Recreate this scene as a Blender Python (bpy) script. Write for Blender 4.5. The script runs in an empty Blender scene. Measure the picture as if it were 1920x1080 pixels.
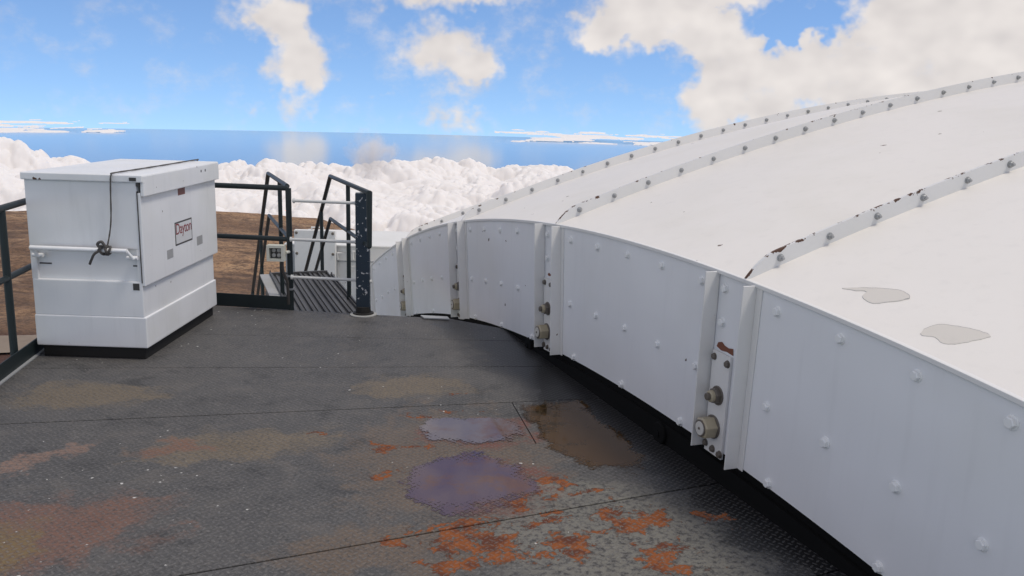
import bpy, bmesh, math, random
import numpy as np
from mathutils import Vector, Matrix
random.seed(7); rng = np.random.default_rng(11)
sc = bpy.context.scene
COL = sc.collection
R_ = math.radians

# ------------------------------------------------------------------ camera
PITCH, ROLL, EYE = 0.2074, 0.0283, 1.86
cd = bpy.data.cameras.new('camera'); cam = bpy.data.objects.new('camera', cd); COL.objects.link(cam)
cp, sp, cr, sr = math.cos(PITCH), math.sin(PITCH), math.cos(ROLL), math.sin(ROLL)
F_ = Vector((0, cp, -sp)); R0 = Vector((1, 0, 0)); U0 = Vector((0, sp, cp))
RR = R0*cr + U0*sr; UU = U0*cr - R0*sr
cam.matrix_world = Matrix(((RR.x, UU.x, -F_.x, 0), (RR.y, UU.y, -F_.y, 0), (RR.z, UU.z, -F_.z, EYE), (0, 0, 0, 1)))
cd.sensor_width = 36; cd.lens = 36*1642.44/1920; cd.clip_start = 0.05; cd.clip_end = 600000
sc.camera = cam
cy = sc.cycles; cy.max_bounces = 6; cy.diffuse_bounces = 2; cy.glossy_bounces = 2; cy.transmission_bounces = 2; cy.volume_bounces = 3; cy.transparent_max_bounces = 8

# ------------------------------------------------------------------ light, exposure
SUN_EL, SUN_AZ = 64.0, 106.0          # degrees; azimuth clockwise from +Y (view direction)
SKY_STRENGTH = 0.15
sc.view_settings.view_transform = 'Standard'; sc.view_settings.look = 'None'
sc.view_settings.gamma = 1.0; sc.view_settings.use_curve_mapping = False
sc.view_settings.exposure = 0.12
ld = bpy.data.lights.new('sun', 'SUN'); ld.energy = 1.7; ld.angle = R_(14); ld.color = (1.0, 0.93, 0.83)
sun = bpy.data.objects.new('sun', ld); COL.objects.link(sun)
sdir = Vector((math.sin(R_(SUN_AZ))*math.cos(R_(SUN_EL)), math.cos(R_(SUN_AZ))*math.cos(R_(SUN_EL)), math.sin(R_(SUN_EL))))
sun.rotation_euler = sdir.to_track_quat('Z', 'Y').to_euler(); sun.location = (6, -6, 14)

# ------------------------------------------------------------------ node helper
PSI_ = .3638
class NT:
    def __init__(s, tree): s.t = tree; s.L = tree.links
    def n(s, typ, **kw):
        nd = s.t.nodes.new(typ)
        for k, v in kw.items():
            if k.startswith('_'):
                setattr(nd, k[1:], v)
        return nd
    def set(s, sock, v):
        if isinstance(v, bpy.types.NodeSocket): s.L.new(v, sock)
        else: sock.default_value = v
    def m(s, op, a, b=None, c=None, clamp=False):
        nd = s.t.nodes.new('ShaderNodeMath'); nd.operation = op; nd.use_clamp = clamp
        s.set(nd.inputs[0], a)
        if b is not None: s.set(nd.inputs[1], b)
        if c is not None: s.set(nd.inputs[2], c)
        return nd.outputs[0]
    def v(s, op, a, b=None):
        nd = s.t.nodes.new('ShaderNodeVectorMath'); nd.operation = op
        s.set(nd.inputs[0], a)
        if b is not None:
            if op == 'SCALE': s.set(nd.inputs['Scale'], b)
            else: s.set(nd.inputs[1], b)
        return nd.outputs['Value'] if op in ('LENGTH', 'DOT_PRODUCT', 'DISTANCE') else nd.outputs[0]
    def noise(s, vec, scale, detail=4, rough=.55, dist=0.0, out=0):
        nd = s.t.nodes.new('ShaderNodeTexNoise'); s.L.new(vec, nd.inputs['Vector'])
        nd.inputs['Scale'].default_value = scale; nd.inputs['Detail'].default_value = detail
        nd.inputs['Roughness'].default_value = rough; nd.inputs['Distortion'].default_value = dist
        return nd.outputs[out]
    def vor(s, vec, scale, out='Distance', feature='F1'):
        nd = s.t.nodes.new('ShaderNodeTexVoronoi'); nd.feature = feature; s.L.new(vec, nd.inputs['Vector'])
        nd.inputs['Scale'].default_value = scale
        return nd.outputs[out]
    def mix(s, f, a, b):
        nd = s.t.nodes.new('ShaderNodeMix'); nd.data_type = 'RGBA'
        s.set(nd.inputs['Factor'], f)
        for k, val in ((6, a), (7, b)):
            if isinstance(val, (tuple, list)): val = tuple(val) + ((1,) if len(val) == 3 else ())
            s.set(nd.inputs[k], val)
        return nd.outputs[2]
    def sstep(s, x, lo, hi):
        nd = s.t.nodes.new('ShaderNodeMapRange'); nd.interpolation_type = 'SMOOTHSTEP'
        s.set(nd.inputs['Value'], x); nd.inputs['From Min'].default_value = lo; nd.inputs['From Max'].default_value = hi
        return nd.outputs[0]
    def sep(s, vec):
        nd = s.t.nodes.new('ShaderNodeSeparateXYZ'); s.L.new(vec, nd.inputs[0]); return nd.outputs
    def comb(s, x, y, z):
        nd = s.t.nodes.new('ShaderNodeCombineXYZ')
        for i, q in enumerate((x, y, z)): s.set(nd.inputs[i], q)
        return nd.outputs[0]
    def ell(s, vec, cx, cy, rx, ry, rot=0.0):
        # 1 at the centre of an ellipse on the ground, 0 at its rim, negative outside
        if abs(rot) < 1e-6:
            nd = s.t.nodes.new('ShaderNodeVectorMath'); nd.operation = 'MULTIPLY_ADD'; s.L.new(vec, nd.inputs[0])
            nd.inputs[1].default_value = (1/rx, 1/ry, 0); nd.inputs[2].default_value = (-cx/rx, -cy/ry, 0)
            return s.m('SUBTRACT', 1.0, s.v('LENGTH', nd.outputs[0]))
        nd = s.t.nodes.new('ShaderNodeMapping'); nd.vector_type = 'TEXTURE'
        s.L.new(vec, nd.inputs[0]); nd.inputs['Location'].default_value = (cx, cy, 0)
        nd.inputs['Rotation'].default_value = (0, 0, rot); nd.inputs['Scale'].default_value = (rx, ry, 1e6)
        return s.m('SUBTRACT', 1.0, s.v('LENGTH', nd.outputs[0]))
    def addall(s, xs):
        o = xs[0]
        for x in xs[1:]: o = s.m('ADD', o, x)
        return o
    def maxall(s, xs):
        o = xs[0]
        for x in xs[1:]: o = s.m('MAXIMUM', o, x)
        return o

# ------------------------------------------------------------------ world: clear sky with broken cloud
w = bpy.data.worlds.new('World'); sc.world = w; w.use_nodes = True
N = NT(w.node_tree); w.node_tree.nodes.clear()
sky = N.n('ShaderNodeTexSky', _sky_type='NISHITA', _sun_disc=False, _sun_elevation=R_(SUN_EL), _sun_rotation=R_(SUN_AZ),
          _altitude=2000, _air_density=1.0, _dust_density=0.5, _ozone_density=6.0)
tc = N.n('ShaderNodeTexCoord'); D = tc.outputs['Generated']
N.L.new(N.v('NORMALIZE', N.v('ADD', D, (0, 0, .125))), sky.inputs[0])
dx, dy, dz = N.sep(D)
az = N.m('MULTIPLY', N.m('ARCTAN2', dx, dy), 57.2958)
el = N.m('MULTIPLY', N.m('ARCSINE', dz), 57.2958)
wob = N.noise(D, 26, 3, .62, 0, 1)
wv = N.v('SCALE', N.v('SUBTRACT', wob, (.5, .5, .5)), 4.2)
AE = N.v('ADD', N.comb(az, el, 0.0), wv)
blobs = [  # az, el, half sizes, weight
    (-15.0, 5.2, 2.4, 2.0, .8), (-14.0, 2.9, 2.2, 2.8, .8), (-13.0, 1.7, 1.8, 1.8, .5), (-13.6, -.3, 1.0, 2.2, .36),
    (-16.3, 4.3, 1.6, 1.2, .4), (-16.5, -.6, .8, 1.0, .26),
    (-5.8, 6.4, 4.2, 1.3, .7), (-2.2, 6.8, 3.4, 1.1, .66), (-4.5, 3.0, 3.6, 2.1, .85), (-2.7, 2.3, 2.1, 1.7, .55), (-4.4, .4, 2.4, 1.2, .36), (-3.6, -1.2, 3.2, 1.0, .42),
    (-8.5, .6, 1.0, .5, .28), (1.6, 4.8, 2.0, 2.0, .26),
    (4.8, 4.3, 2.4, 1.5, .7), (7.2, 5.3, 4.2, 2.4, 1.0), (10.5, 5.4, 4.2, 2.6, 1.1), (13.2, 3.6, 3.2, 2.2, 1.0), (12.4, .8, 2.5, 2.8, 1.2),
    (16, 1.4, 4.8, 2.9, 1.3), (21.5, 2.8, 5.0, 4.2, 1.3), (27, 3.5, 6.5, 5.2, 1.4), (33, 3.6, 6, 6, 1.4), (13.0, 7.0, 3.6, 1.2, .9), (23.5, 6.4, 4.2, 2.2, 1.1), (9.5, 7.8, 7.0, 1.8, .9),
]
acc = []
for (a, e, ra, re_, wt) in blobs:
    acc.append(N.m('MULTIPLY', N.m('MAXIMUM', N.ell(AE, a, e, ra, re_), 0.0), wt))
tot = N.addall(acc)
tot = N.m('MINIMUM', tot, .70)
hole = N.m('MAXIMUM', N.ell(AE, 17.4, 4.9, 2.6, 1.25), 0.0)
tot = N.m('SUBTRACT', tot, N.m('MULTIPLY', hole, 1.1))
fb = N.noise(N.v('MULTIPLY', D, (1, 1, 1.35)), 24, 5, .60)
# cloud cover goes on around and above the picture
big = N.noise(D, 2.6, 3, .55)
outz = N.m('MAXIMUM', N.sstep(el, 7.0, 14.0), N.sstep(N.m('ABSOLUTE', az), 33.0, 42.0))
outc = N.m('MULTIPLY', N.m('MULTIPLY', outz, N.sstep(el, -3.0, 4.0)), N.m('MULTIPLY', N.m('SUBTRACT', big, .37), 2.6))
dens = N.m('ADD', N.m('ADD', tot, outc), N.m('MULTIPLY', N.m('SUBTRACT', fb, .5), 1.0))
alpha = N.sstep(dens, -.04, .60)
fb2 = N.noise(N.v('ADD', N.v('MULTIPLY', D, (1, 1, 1.35)), (.012, -.004, .022)), 18, 2, .60)
fb1 = N.noise(N.v('MULTIPLY', D, (1, 1, 1.35)), 18, 2, .60)
lit = N.m('ADD', .55, N.m('ADD', N.m('MULTIPLY', N.m('SUBTRACT', fb1, fb2), 1.3), N.m('MULTIPLY', N.m('SUBTRACT', fb, .5), .25)), clamp=True)
CL = 1/SKY_STRENGTH
ccol = N.mix(lit, (.60*CL, .56*CL, .545*CL), (.83*CL, .775*CL, .735*CL))
# plain sky colour behind the clouds
skyc = sky.outputs[0]
mixc = N.mix(N.m('MULTIPLY', alpha, .97), skyc, ccol)
w.cycles.sampling_method = 'MANUAL'; w.cycles.sample_map_resolution = 512
bg = N.n('ShaderNodeBackground'); N.L.new(mixc, bg.inputs['Color']); bg.inputs['Strength'].default_value = SKY_STRENGTH
wo = N.n('ShaderNodeOutputWorld'); N.L.new(bg.outputs[0], wo.inputs['Surface'])

# ------------------------------------------------------------------ materials
MATS = {}
def newmat(name):
    m = bpy.data.materials.new(name); m.use_nodes = True
    nt = m.node_tree; b = nt.nodes['Principled BSDF']; MATS[name] = m
    T = NT(nt); T.b = b
    g = T.n('ShaderNodeNewGeometry'); T.P = g.outputs['Position']
    return m, T
def bump(T, h, strength, dist, prev=None):
    b = T.n('ShaderNodeBump'); b.inputs['Strength'].default_value = strength; b.inputs['Distance'].default_value = dist
    T.set(b.inputs['Height'], h)
    if prev is not None: T.L.new(prev, b.inputs['Normal'])
    return b.outputs[0]

def paint(name, col, rough=.42, chip=0.0, chip_scale=9, chip_col=(.06, .035, .025), dirt=.12, wear=False, speck=0.0, speck_col=(.75,.75,.72), bumpy=.15, dots=0.0, dot_scale=7, streak=1.0, buckle=0.0):
    m, T = newmat(name)
    n1 = T.noise(T.P, 1.3, 3, .6); n2 = T.noise(T.v('MULTIPLY', T.P, (1, 1, streak)), 14, 3, .6)
    c = T.mix(T.m('MULTIPLY', T.sstep(n1, .42, .75), dirt), col, tuple(q*.72 for q in col[:2]) + (col[2]*.62,))
    c = T.mix(T.m('MULTIPLY', T.sstep(n2, .5, .8), dirt*.6), c, tuple(q*.6 for q in col))
    hgt = None; rr = rough
    masks = []
    if chip > 0:
        cn = T.noise(T.P, chip_scale, 3, .5); cn2 = T.noise(T.P, chip_scale*6.3, 2, .5)
        masks.append(T.m('MULTIPLY', T.m('GREATER_THAN', cn2, 1-.5*.46 - .0), T.m('GREATER_THAN', cn, .62-chip)))
        masks.append(T.m('GREATER_THAN', cn2, .80-chip*.3))
    if dots > 0:
        wp = T.v('ADD', T.P, T.v('SCALE', T.noise(T.P, 45, 3, .6, 0, 1), .03))
        vd = T.vor(wp, dot_scale); vr = T.sep(T.vor(wp, dot_scale, 'Color'))
        masks.append(T.m('MULTIPLY', T.m('LESS_THAN', vd, T.m('MULTIPLY', T.m('POWER', vr[1], 3.0), .105)), T.m('GREATER_THAN', vr[0], 1-dots)))
    if wear:
        at = T.n('ShaderNodeAttribute', _attribute_name='wear').outputs['Fac']
        wn = T.noise(T.P, 16, 5, .65)
        masks.append(T.m('GREATER_THAN', T.m('ADD', wn, T.m('MULTIPLY', at, .28)), .79))
    if masks:
        mk = T.maxall(masks)
        c = T.mix(mk, c, T.mix(T.noise(T.P, 40, 3), chip_col, (.13, .06, .035)))
        rr = T.m('ADD', rough, T.m('MULTIPLY', mk, .35)); hgt = mk
    if speck > 0:
        sn = T.noise(T.P, 26, 5, .7)
        mk2 = T.m('GREATER_THAN', sn, .78-speck)
        c = T.mix(mk2, c, speck_col)
    T.set(T.b.inputs['Base Color'], c if not isinstance(c, tuple) else c)
    T.set(T.b.inputs['Roughness'], rr)
    nb = bump(T, T.noise(T.P, 55, 2, .6), bumpy, .002)
    if buckle > 0: nb = bump(T, T.noise(T.P, 1.7, 1, .5), buckle, .05, nb)
    if hgt is not None: nb = bump(T, T.m('MULTIPLY', hgt, -1.0), .5, .002, nb)
    T.L.new(nb, T.b.inputs['Normal'])
    return m

paint('white_shell', (.78, .745, .70), .50, chip_col=(.22, .2, .18), dirt=.16, bumpy=.12, dots=.6, dot_scale=6, buckle=.35)
paint('white_wall', (.80, .80, .81), .38, chip=.0, dirt=.16, bumpy=.10, dots=.45, dot_scale=5, streak=.10, buckle=.5)
paint('white_angle', (.76, .745, .72), .40, chip=.02, chip_scale=7, dirt=.12, dots=.75, dot_scale=11)
paint('white_rib', (.70, .695, .685), .42, chip=.0, dirt=.12, wear=True)
paint('white_bolt', (.82, .82, .81), .35, chip=.04, chip_scale=30, dirt=.1)
paint('box_paint', (.78, .785, .79), .40, chip=.02, chip_scale=5, dirt=.30, bumpy=.2, dots=.9, dot_scale=8, streak=.12, buckle=.5)
paint('galv_bolt', (.34, .345, .35), .38, chip=.03, chip_scale=30, dirt=.4)
paint('dark_rail', (.010, .018, .020), .5, speck=.05, speck_col=(.25, .28, .28), dirt=.2)
paint('blue_post_paint', (.014, .026, .042), .45, speck=.155, speck_col=(.55, .55, .56), dirt=.3)
paint('bar_white', (.62, .62, .60), .45, chip=.05, chip_scale=20, dirt=.3)
paint('black_rubber', (.005, .005, .005), .85, speck=.03, speck_col=(.3, .3, .3), dirt=.2); MATS['black_rubber'].node_tree.nodes['Principled BSDF'].inputs['Specular IOR Level'].default_value = .15
paint('black_base', (.010, .009, .008), .7, speck=.02, speck_col=(.25, .22, .2), dirt=.2)
paint('rope', (.085, .078, .074), .9, dirt=.5, bumpy=.8)
paint('nut_brass', (.42, .36, .25), .40, chip=.05, chip_scale=24, dirt=.5)
paint('nut_face', (.62, .60, .55), .45, chip=.06, chip_scale=40, dirt=.3)
paint('nut_dark', (.13, .11, .09), .45, chip=.08, chip_scale=30, dirt=.5)
paint('cream', (.60, .60, .52), .45, chip=.04, chip_scale=18, dirt=.25)
paint('rust_chip', (.20, .075, .045), .9, dirt=.6, bumpy=.6)
paint('stair_steel', (.07, .07, .072), .5, speck=.10, speck_col=(.3, .3, .3), dirt=.3)
paint('galv', (.33, .34, .35), .4, dirt=.3)
paint('housing_white', (.74, .73, .70), .5, chip=.05, chip_scale=6, dirt=.25)
paint('red_ink', (.22, .015, .022), .5, dirt=.2)
paint('plate_dark', (.05, .045, .042), .5, dirt=.2)
paint('plate_white', (.66, .66, .66), .4, chip=.06, chip_scale=14, dirt=.25)
paint('slot_grey', (.36, .36, .36), .6, chip=.12, chip_scale=16, dirt=.6)
paint('sticker', (.20, .075, .06), .55, dirt=.6)
paint('peel', (.63, .595, .545), .7, dirt=.2)
paint('lens_grey', (.42, .42, .40), .25, dirt=.3)

# tread height of chequer plate (alternating raised lozenges)
def tread(T, pitch=.030, rot=.72):
    mp = T.n('ShaderNodeMapping'); T.L.new(T.P, mp.inputs[0]); mp.inputs['Rotation'].default_value = (0, 0, rot)
    mp.inputs['Scale'].default_value = (1/pitch,)*3
    x, y, z = T.sep(mp.outputs[0])
    fx, fy = T.m('FLOOR', x), T.m('FLOOR', y)
    par = T.m('MODULO', T.m('ADD', T.m('ADD', fx, fy), 2000.0), 2.0)
    par = T.m('GREATER_THAN', par, .5)
    qx = T.m('SUBTRACT', T.m('SUBTRACT', x, fx), .5); qy = T.m('SUBTRACT', T.m('SUBTRACT', y, fy), .5)
    ip = T.m('SUBTRACT', 1.0, par)
    u = T.m('ADD', T.m('MULTIPLY', qx, par), T.m('MULTIPLY', qy, ip))
    v = T.m('ADD', T.m('MULTIPLY', qy, par), T.m('MULTIPLY', qx, ip))
    r = T.m('ADD', T.m('POWER', T.m('ABSOLUTE', T.m('DIVIDE', u, .50)), 2.0), T.m('POWER', T.m('ABSOLUTE', T.m('DIVIDE', v, .20)), 2.0))
    return T.sstep(T.m('SUBTRACT', 1.0, r), 0.0, .55)

def deck_material():
    m, T = newmat('deck_plate_steel'); P = T.v('ADD', T.P, T.v('MULTIPLY', T.v('SUBTRACT', T.noise(T.P, 2.6, 6, .68, 0, 1), (.5, .5, .5)), (.75, .75, 0)))
    mott = T.noise(P, 1.1, 6, .62); fine = T.noise(T.P, 52, 4, .75); mid = T.noise(P, 6.0, 6, .65)
    c = T.mix(mott, (.047, .046, .046), (.106, .102, .099))
    c = T.mix(T.m('MULTIPLY', T.sstep(mid, .45, .75), .4), c, (.135, .122, .112))
    c = T.mix(T.m('MULTIPLY', T.sstep(fine, .52, .72), .75), c, (.215, .205, .19))
    c = T.mix(T.m('MULTIPLY', T.sstep(fine, .47, .30), .8), c, (.020, .019, .018))
    mo2 = T.noise(T.P, 3.2, 6, .66, .4)
    c = T.mix(T.m('MULTIPLY', T.sstep(mo2, .52, .68), .42), c, (.128, .115, .103))
    c = T.mix(T.m('MULTIPLY', T.sstep(mo2, .46, .32), .6), c, (.030, .030, .031))
    def dust(ells, col, amt, soft=.55):
        nonlocal c
        e = T.maxall([T.ell(P, *q) for q in ells])
        f = T.sstep(T.m('ADD', e, T.m('MULTIPLY', T.m('SUBTRACT', mid, .5), 1.7)), 0.0, soft)
        f = T.m('MULTIPLY', f, T.m('MULTIPLY', amt, T.m('ADD', .28, T.m('MULTIPLY', T.sstep(fine, .34, .62), 1.0))))
        c = T.mix(f, c, col)
    dust([(-2.62, 5.2, .62, .30, .15), (-1.45, 4.48, .62, .30, .3), (-.66, 5.55, .52, .34, .2)], (.185, .140, .085), .62)
    dust([(-.30, 4.35, .72, .95, .2), (-.55, 3.35, .5, .3, .4)], (.150, .105, .070), .62)
    dust([(-1.95, 3.45, .52, .46, .3), (-1.75, 4.42, .25, .12, .3)], (.190, .090, .058), .66)
    dust([(-2.42, 4.2, .10, .36, -.55)], (.24, .15, .11), .7)
    dust([(-2.12, 3.3, .26, .26, 0)], (.165, .115, .05), .8)
    dust([(-.12, 4.78, .42, .22, .3), (-.05, 4.05, .36, .36, 0)], (.150, .060, .045), .9)
    pn = T.noise(T.P, 30, 6, .72)
    gl = T.maxall([T.ell(P, *q) for q in [(.42, 3.55, .75, .48, .4), (.30, 3.98, .34, .2, 0), (.9, 3.5, .4, .3, 0)]])
    c = T.mix(T.m('MULTIPLY', T.sstep(gl, -.1, .5), T.m('MULTIPLY', T.sstep(pn, .40, .56), .7)), c, (.20, .19, .16))
    c = T.mix(T.m('MULTIPLY', T.sstep(gl, -.1, .5), T.m('MULTIPLY', T.sstep(pn, .46, .36), .5)), c, (.03, .026, .022))
    # black band along the dome foot: wet grime with the wall's shade painted in
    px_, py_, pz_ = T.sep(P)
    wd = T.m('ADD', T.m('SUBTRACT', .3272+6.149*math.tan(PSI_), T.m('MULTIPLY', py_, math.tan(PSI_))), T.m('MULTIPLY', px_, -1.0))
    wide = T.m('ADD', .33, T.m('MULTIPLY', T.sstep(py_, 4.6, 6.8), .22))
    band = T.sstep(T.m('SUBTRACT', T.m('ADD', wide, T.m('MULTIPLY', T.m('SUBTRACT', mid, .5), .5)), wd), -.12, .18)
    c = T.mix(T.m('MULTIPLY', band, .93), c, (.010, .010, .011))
    # flaking rust
    rn = T.noise(T.P, 11, 8, .70, .7)
    rb = T.maxall([T.ell(P, *q) for q in [(-.10, 3.50, .24, .15, .35), (-.03, 3.33, .24, .14, .1), (.27, 3.43, .13, .15, .3), (.60, 3.74, .22, .10, .45),
        (.70, 3.40, .18, .10, -.5), (.20, 3.70, .10, .06, .3), (.37, 3.62, .09, .05, .3), (.38, 3.96, .11, .05, .3), (-.67, 4.58, .13, .06, .2), (-.67, 4.21, .11, .06, .2),
        (-.36, 5.40, .07, .035, .1), (-.52, 5.00, .08, .04, .1), (-.28, 3.31, .08, .06, 0), (-1.1, 4.66, .05, .03, 0), (-.48, 3.42, .10, .05, .3), (-.2, 3.62, .3, .06, .35), (-.50, 4.62, .09, .04, .3), (.22, 4.08, .08, .12, 0), (-.30, 5.12, .10, .03, .2), (.95, 3.75, .08, .05, .4), (.10, 3.86, .12, .04, .3)]])
    rs = T.m('ADD', T.m('MULTIPLY', rn, 1.9), T.m('MULTIPLY', T.m('MAXIMUM', rb, -.9), .52))
    rust = T.sstep(rs, 1.12, 1.16)
    rim = T.m('SUBTRACT', T.sstep(rs, 1.04, 1.12), rust)
    rust = T.m('MULTIPLY', rust, T.sstep(T.noise(T.P, 34, 4, .7), .36, .42))
    rc = T.mix(T.noise(P, 22, 5, .6), (.085, .025, .012), (.36, .115, .030))
    rc = T.mix(T.sstep(T.noise(T.P, 9, 4, .6), .46, .62), rc, (.105, .036, .020))
    c = T.mix(T.m('MULTIPLY', rim, .75), c, (.045, .028, .018))
    c = T.mix(rust, c, rc)
    # chalky specks of paint and droppings
    big = T.noise(T.P, .9, 3); Q = T.v('ADD', T.P, T.v('SCALE', T.noise(T.P, 70, 3, .6, 0, 1), .02))
    vs = T.vor(Q, 34); vr = T.sep(T.vor(Q, 34, 'Color'))
    sp_ = T.m('MULTIPLY', T.m('LESS_THAN', vs, T.m('MULTIPLY', T.m('POWER', vr[1], 3.0), .27)), T.m('GREATER_THAN', vr[0], T.m('SUBTRACT', .95, T.m('MULTIPLY', T.m('SUBTRACT', big, .5), 2.2))))
    vs2 = T.vor(Q, 5); vr2 = T.sep(T.vor(Q, 5, 'Color'))
    sp2 = T.m('MULTIPLY', T.m('LESS_THAN', T.m('ADD', vs2, T.m('MULTIPLY', fine, .10)), T.m('ADD', .05, T.m('MULTIPLY', vr2[2], .05))), T.m('GREATER_THAN', vr2[1], .72))
    spk = T.m('MAXIMUM', sp_, sp2)
    c = T.mix(T.m('MULTIPLY', spk, .8), c, (.62, .61, .58))
    tr = tread(T)
    c = T.mix(T.m('MULTIPLY', T.m('MULTIPLY', tr, mid), .6), c, (.185, .182, .178))
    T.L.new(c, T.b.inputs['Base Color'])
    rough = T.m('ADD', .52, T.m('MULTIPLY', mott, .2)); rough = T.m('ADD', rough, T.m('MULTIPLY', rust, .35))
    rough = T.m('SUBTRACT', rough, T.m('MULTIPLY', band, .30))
    T.L.new(rough, T.b.inputs['Roughness']); T.b.inputs['Specular IOR Level'].default_value = .32
    nb = bump(T, T.m('ADD', tr, T.m('MULTIPLY', T.noise(T.P, 48, 3, .7), .9)), .75, .0030)
    T.L.new(nb, T.b.inputs['Normal'])
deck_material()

def puddle_material(name, colA, colB, lvl, spec=.75):
    m, T = newmat(name)
    at = T.n('ShaderNodeAttribute', _attribute_name='depth').outputs['Fac']
    tr = tread(T)
    edge = T.m('SUBTRACT', T.m('ADD', at, T.m('MULTIPLY', T.m('SUBTRACT', T.noise(T.P, 5, 6, .68), .5), 1.15)), T.m('MULTIPLY', tr, .09))
    f = T.sstep(edge, lvl-.03, lvl+.11)
    c = T.mix(T.sstep(T.m('ADD', T.noise(T.P, 6, 6, .7), T.m('MULTIPLY', T.sep(T.P)[0], .35)), .38, .62), colA, colB)
    T.L.new(c, T.b.inputs['Base Color']); T.b.inputs['Roughness'].default_value = .045
    T.b.inputs['IOR'].default_value = 1.33; T.b.inputs['Specular IOR Level'].default_value = spec
    T.L.new(bump(T, T.noise(T.P, 9, 2), .05, .004), T.b.inputs['Normal'])
    tp = T.n('ShaderNodeBsdfTransparent'); mx = T.n('ShaderNodeMixShader')
    T.L.new(f, mx.inputs[0]); T.L.new(tp.outputs[0], mx.inputs[1]); T.L.new(T.b.outputs[0], mx.inputs[2])
    out = [q for q in m.node_tree.nodes if q.type == 'OUTPUT_MATERIAL'][0]
    T.L.new(mx.outputs[0], out.inputs['Surface'])
puddle_material('puddle_purple', (.072, .046, .072), (.105, .048, .034), .12)  # purple tone is reflected sky put into the base colour; brown is film
puddle_material('puddle_rust', (.125, .105, .115), (.115, .062, .048), .12)
puddle_material('puddle_dark', (.016, .013, .007), (.070, .040, .018), .08, .30)  # olive mud, base darkened to paint in the wall underside's reflection

# ------------------------------------------------------------------ mesh helper
class MB:
    def __init__(s): s.v = []; s.f = []; s.w = None
    def add(s, vs, fs):
        o = len(s.v); s.v += [tuple(q) for q in vs]; s.f += [tuple(i+o for i in q) for q in fs]; return s
    def box(s, x0, x1, y0, y1, z0, z1):
        vs = [(x, y, z) for z in (z0, z1) for y in (y0, y1) for x in (x0, x1)]
        return s.add(vs, [(0, 2, 3, 1), (4, 5, 7, 6), (0, 1, 5, 4), (2, 6, 7, 3), (0, 4, 6, 2), (1, 3, 7, 5)])
    def fbox(s, c, ax, ay, az):      # centre and three half vectors
        c, ax, ay, az = map(Vector, (c, ax, ay, az))
        vs = [c+ax*i+ay*j+az*k for k in (-1, 1) for j in (-1, 1) for i in (-1, 1)]
        return s.add(vs, [(0, 2, 3, 1), (4, 5, 7, 6), (0, 1, 5, 4), (2, 6, 7, 3), (0, 4, 6, 2), (1, 3, 7, 5)])
    def tube(s, pts, r, n=12, caps=True):
        pts = [Vector(p) for p in pts]; rings = []
        up = Vector((0, 0, 1)); prev = None
        rad = r if isinstance(r, (list, tuple)) else [r]*len(pts)
        for i, p in enumerate(pts):
            a = (pts[i]-pts[i-1]).normalized() if i > 0 else None
            b = (pts[i+1]-pts[i]).normalized() if i < len(pts)-1 else None
            t = ((a or b)+(b or a)).normalized(); k = 1.0
            if a and b: k = 1/max(.45, t.dot(a))
            if prev is None:
                u = t.cross(up)
                if u.length < .1: u = t.cross(Vector((1, 0, 0)))
            else: u = prev - t*prev.dot(t)
            u.normalize(); v = t.cross(u); prev = u
            rings.append([p+(u*math.cos(2*math.pi*j/n)+v*math.sin(2*math.pi*j/n))*rad[i]*(k if k < 1.3 else 1.3) for j in range(n)])
        vs = [q for rg in rings for q in rg]; fs = []
        for i in range(len(rings)-1):
            for j in range(n):
                fs.append((i*n+j, i*n+(j+1) % n, (i+1)*n+(j+1) % n, (i+1)*n+j))
        if caps: fs += [tuple(range(n-1, -1, -1)), tuple(range((len(rings)-1)*n, len(rings)*n))]
        return s.add(vs, fs)
    def disc(s, c, axis, prof, n=16, ph=0.0, up=None):   # lathe of (radius, height) along axis
        c = Vector(c); t = Vector(axis).normalized()
        u = t.cross(Vector(up) if up else Vector((0, 0, 1)))
        if u.length < .1: u = t.cross(Vector((1, 0, 0)))
        u.normalize(); v = t.cross(u); vs = []; fs = []
        for r, hh in prof:
            for j in range(n):
                a = ph+2*math.pi*j/n; vs.append(c+t*hh+(u*math.cos(a)+v*math.sin(a))*r)
        for i in range(len(prof)-1):
            for j in range(n): fs.append((i*n+j, i*n+(j+1) % n, (i+1)*n+(j+1) % n, (i+1)*n+j))
        fs += [tuple(range(n-1, -1, -1)), tuple(range((len(prof)-1)*n, len(prof)*n))]
        return s.add(vs, fs)
    def prism(s, poly, z0, z1):
        n = len(poly); vs = [(x, y, z0) for x, y in poly]+[(x, y, z1) for x, y in poly]
        fs = [tuple(range(n-1, -1, -1)), tuple(range(n, 2*n))]+[(i, (i+1) % n, n+(i+1) % n, n+i) for i in range(n)]
        return s.add(vs, fs)
    def build(s, name, mat, parent=None, smooth=False, bevel=0.0, attr=None, seg=2):
        me = bpy.data.meshes.new(name); me.from_pydata(s.v, [], s.f); me.validate()
        if bevel > 0 or True:
            bm = bmesh.new(); bm.from_mesh(me)
            bmesh.ops.recalc_face_normals(bm, faces=bm.faces)
            if bevel > 0:
                es = [e for e in bm.edges if len(e.link_faces) == 2 and e.calc_face_angle(0) > .6]
                bmesh.ops.bevel(bm, geom=es, offset=bevel, segments=seg, profile=.6, affect='EDGES', clamp_overlap=True)
            bm.to_mesh(me); bm.free()
        if smooth:
            me.shade_smooth()
            me.set_sharp_from_angle(angle=R_(38))
        if attr is not None:
            an, vals = attr
            a = me.attributes.new(an, 'FLOAT', 'POINT'); a.data.foreach_set('value', np.asarray(vals, dtype=np.float32))
        me.materials.append(MATS[mat])
        return link(name, me, parent)
def link(name, me, parent=None):
    o = bpy.data.objects.new(name, me); COL.objects.link(o)
    if parent is not None: o.parent = parent
    return o
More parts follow.
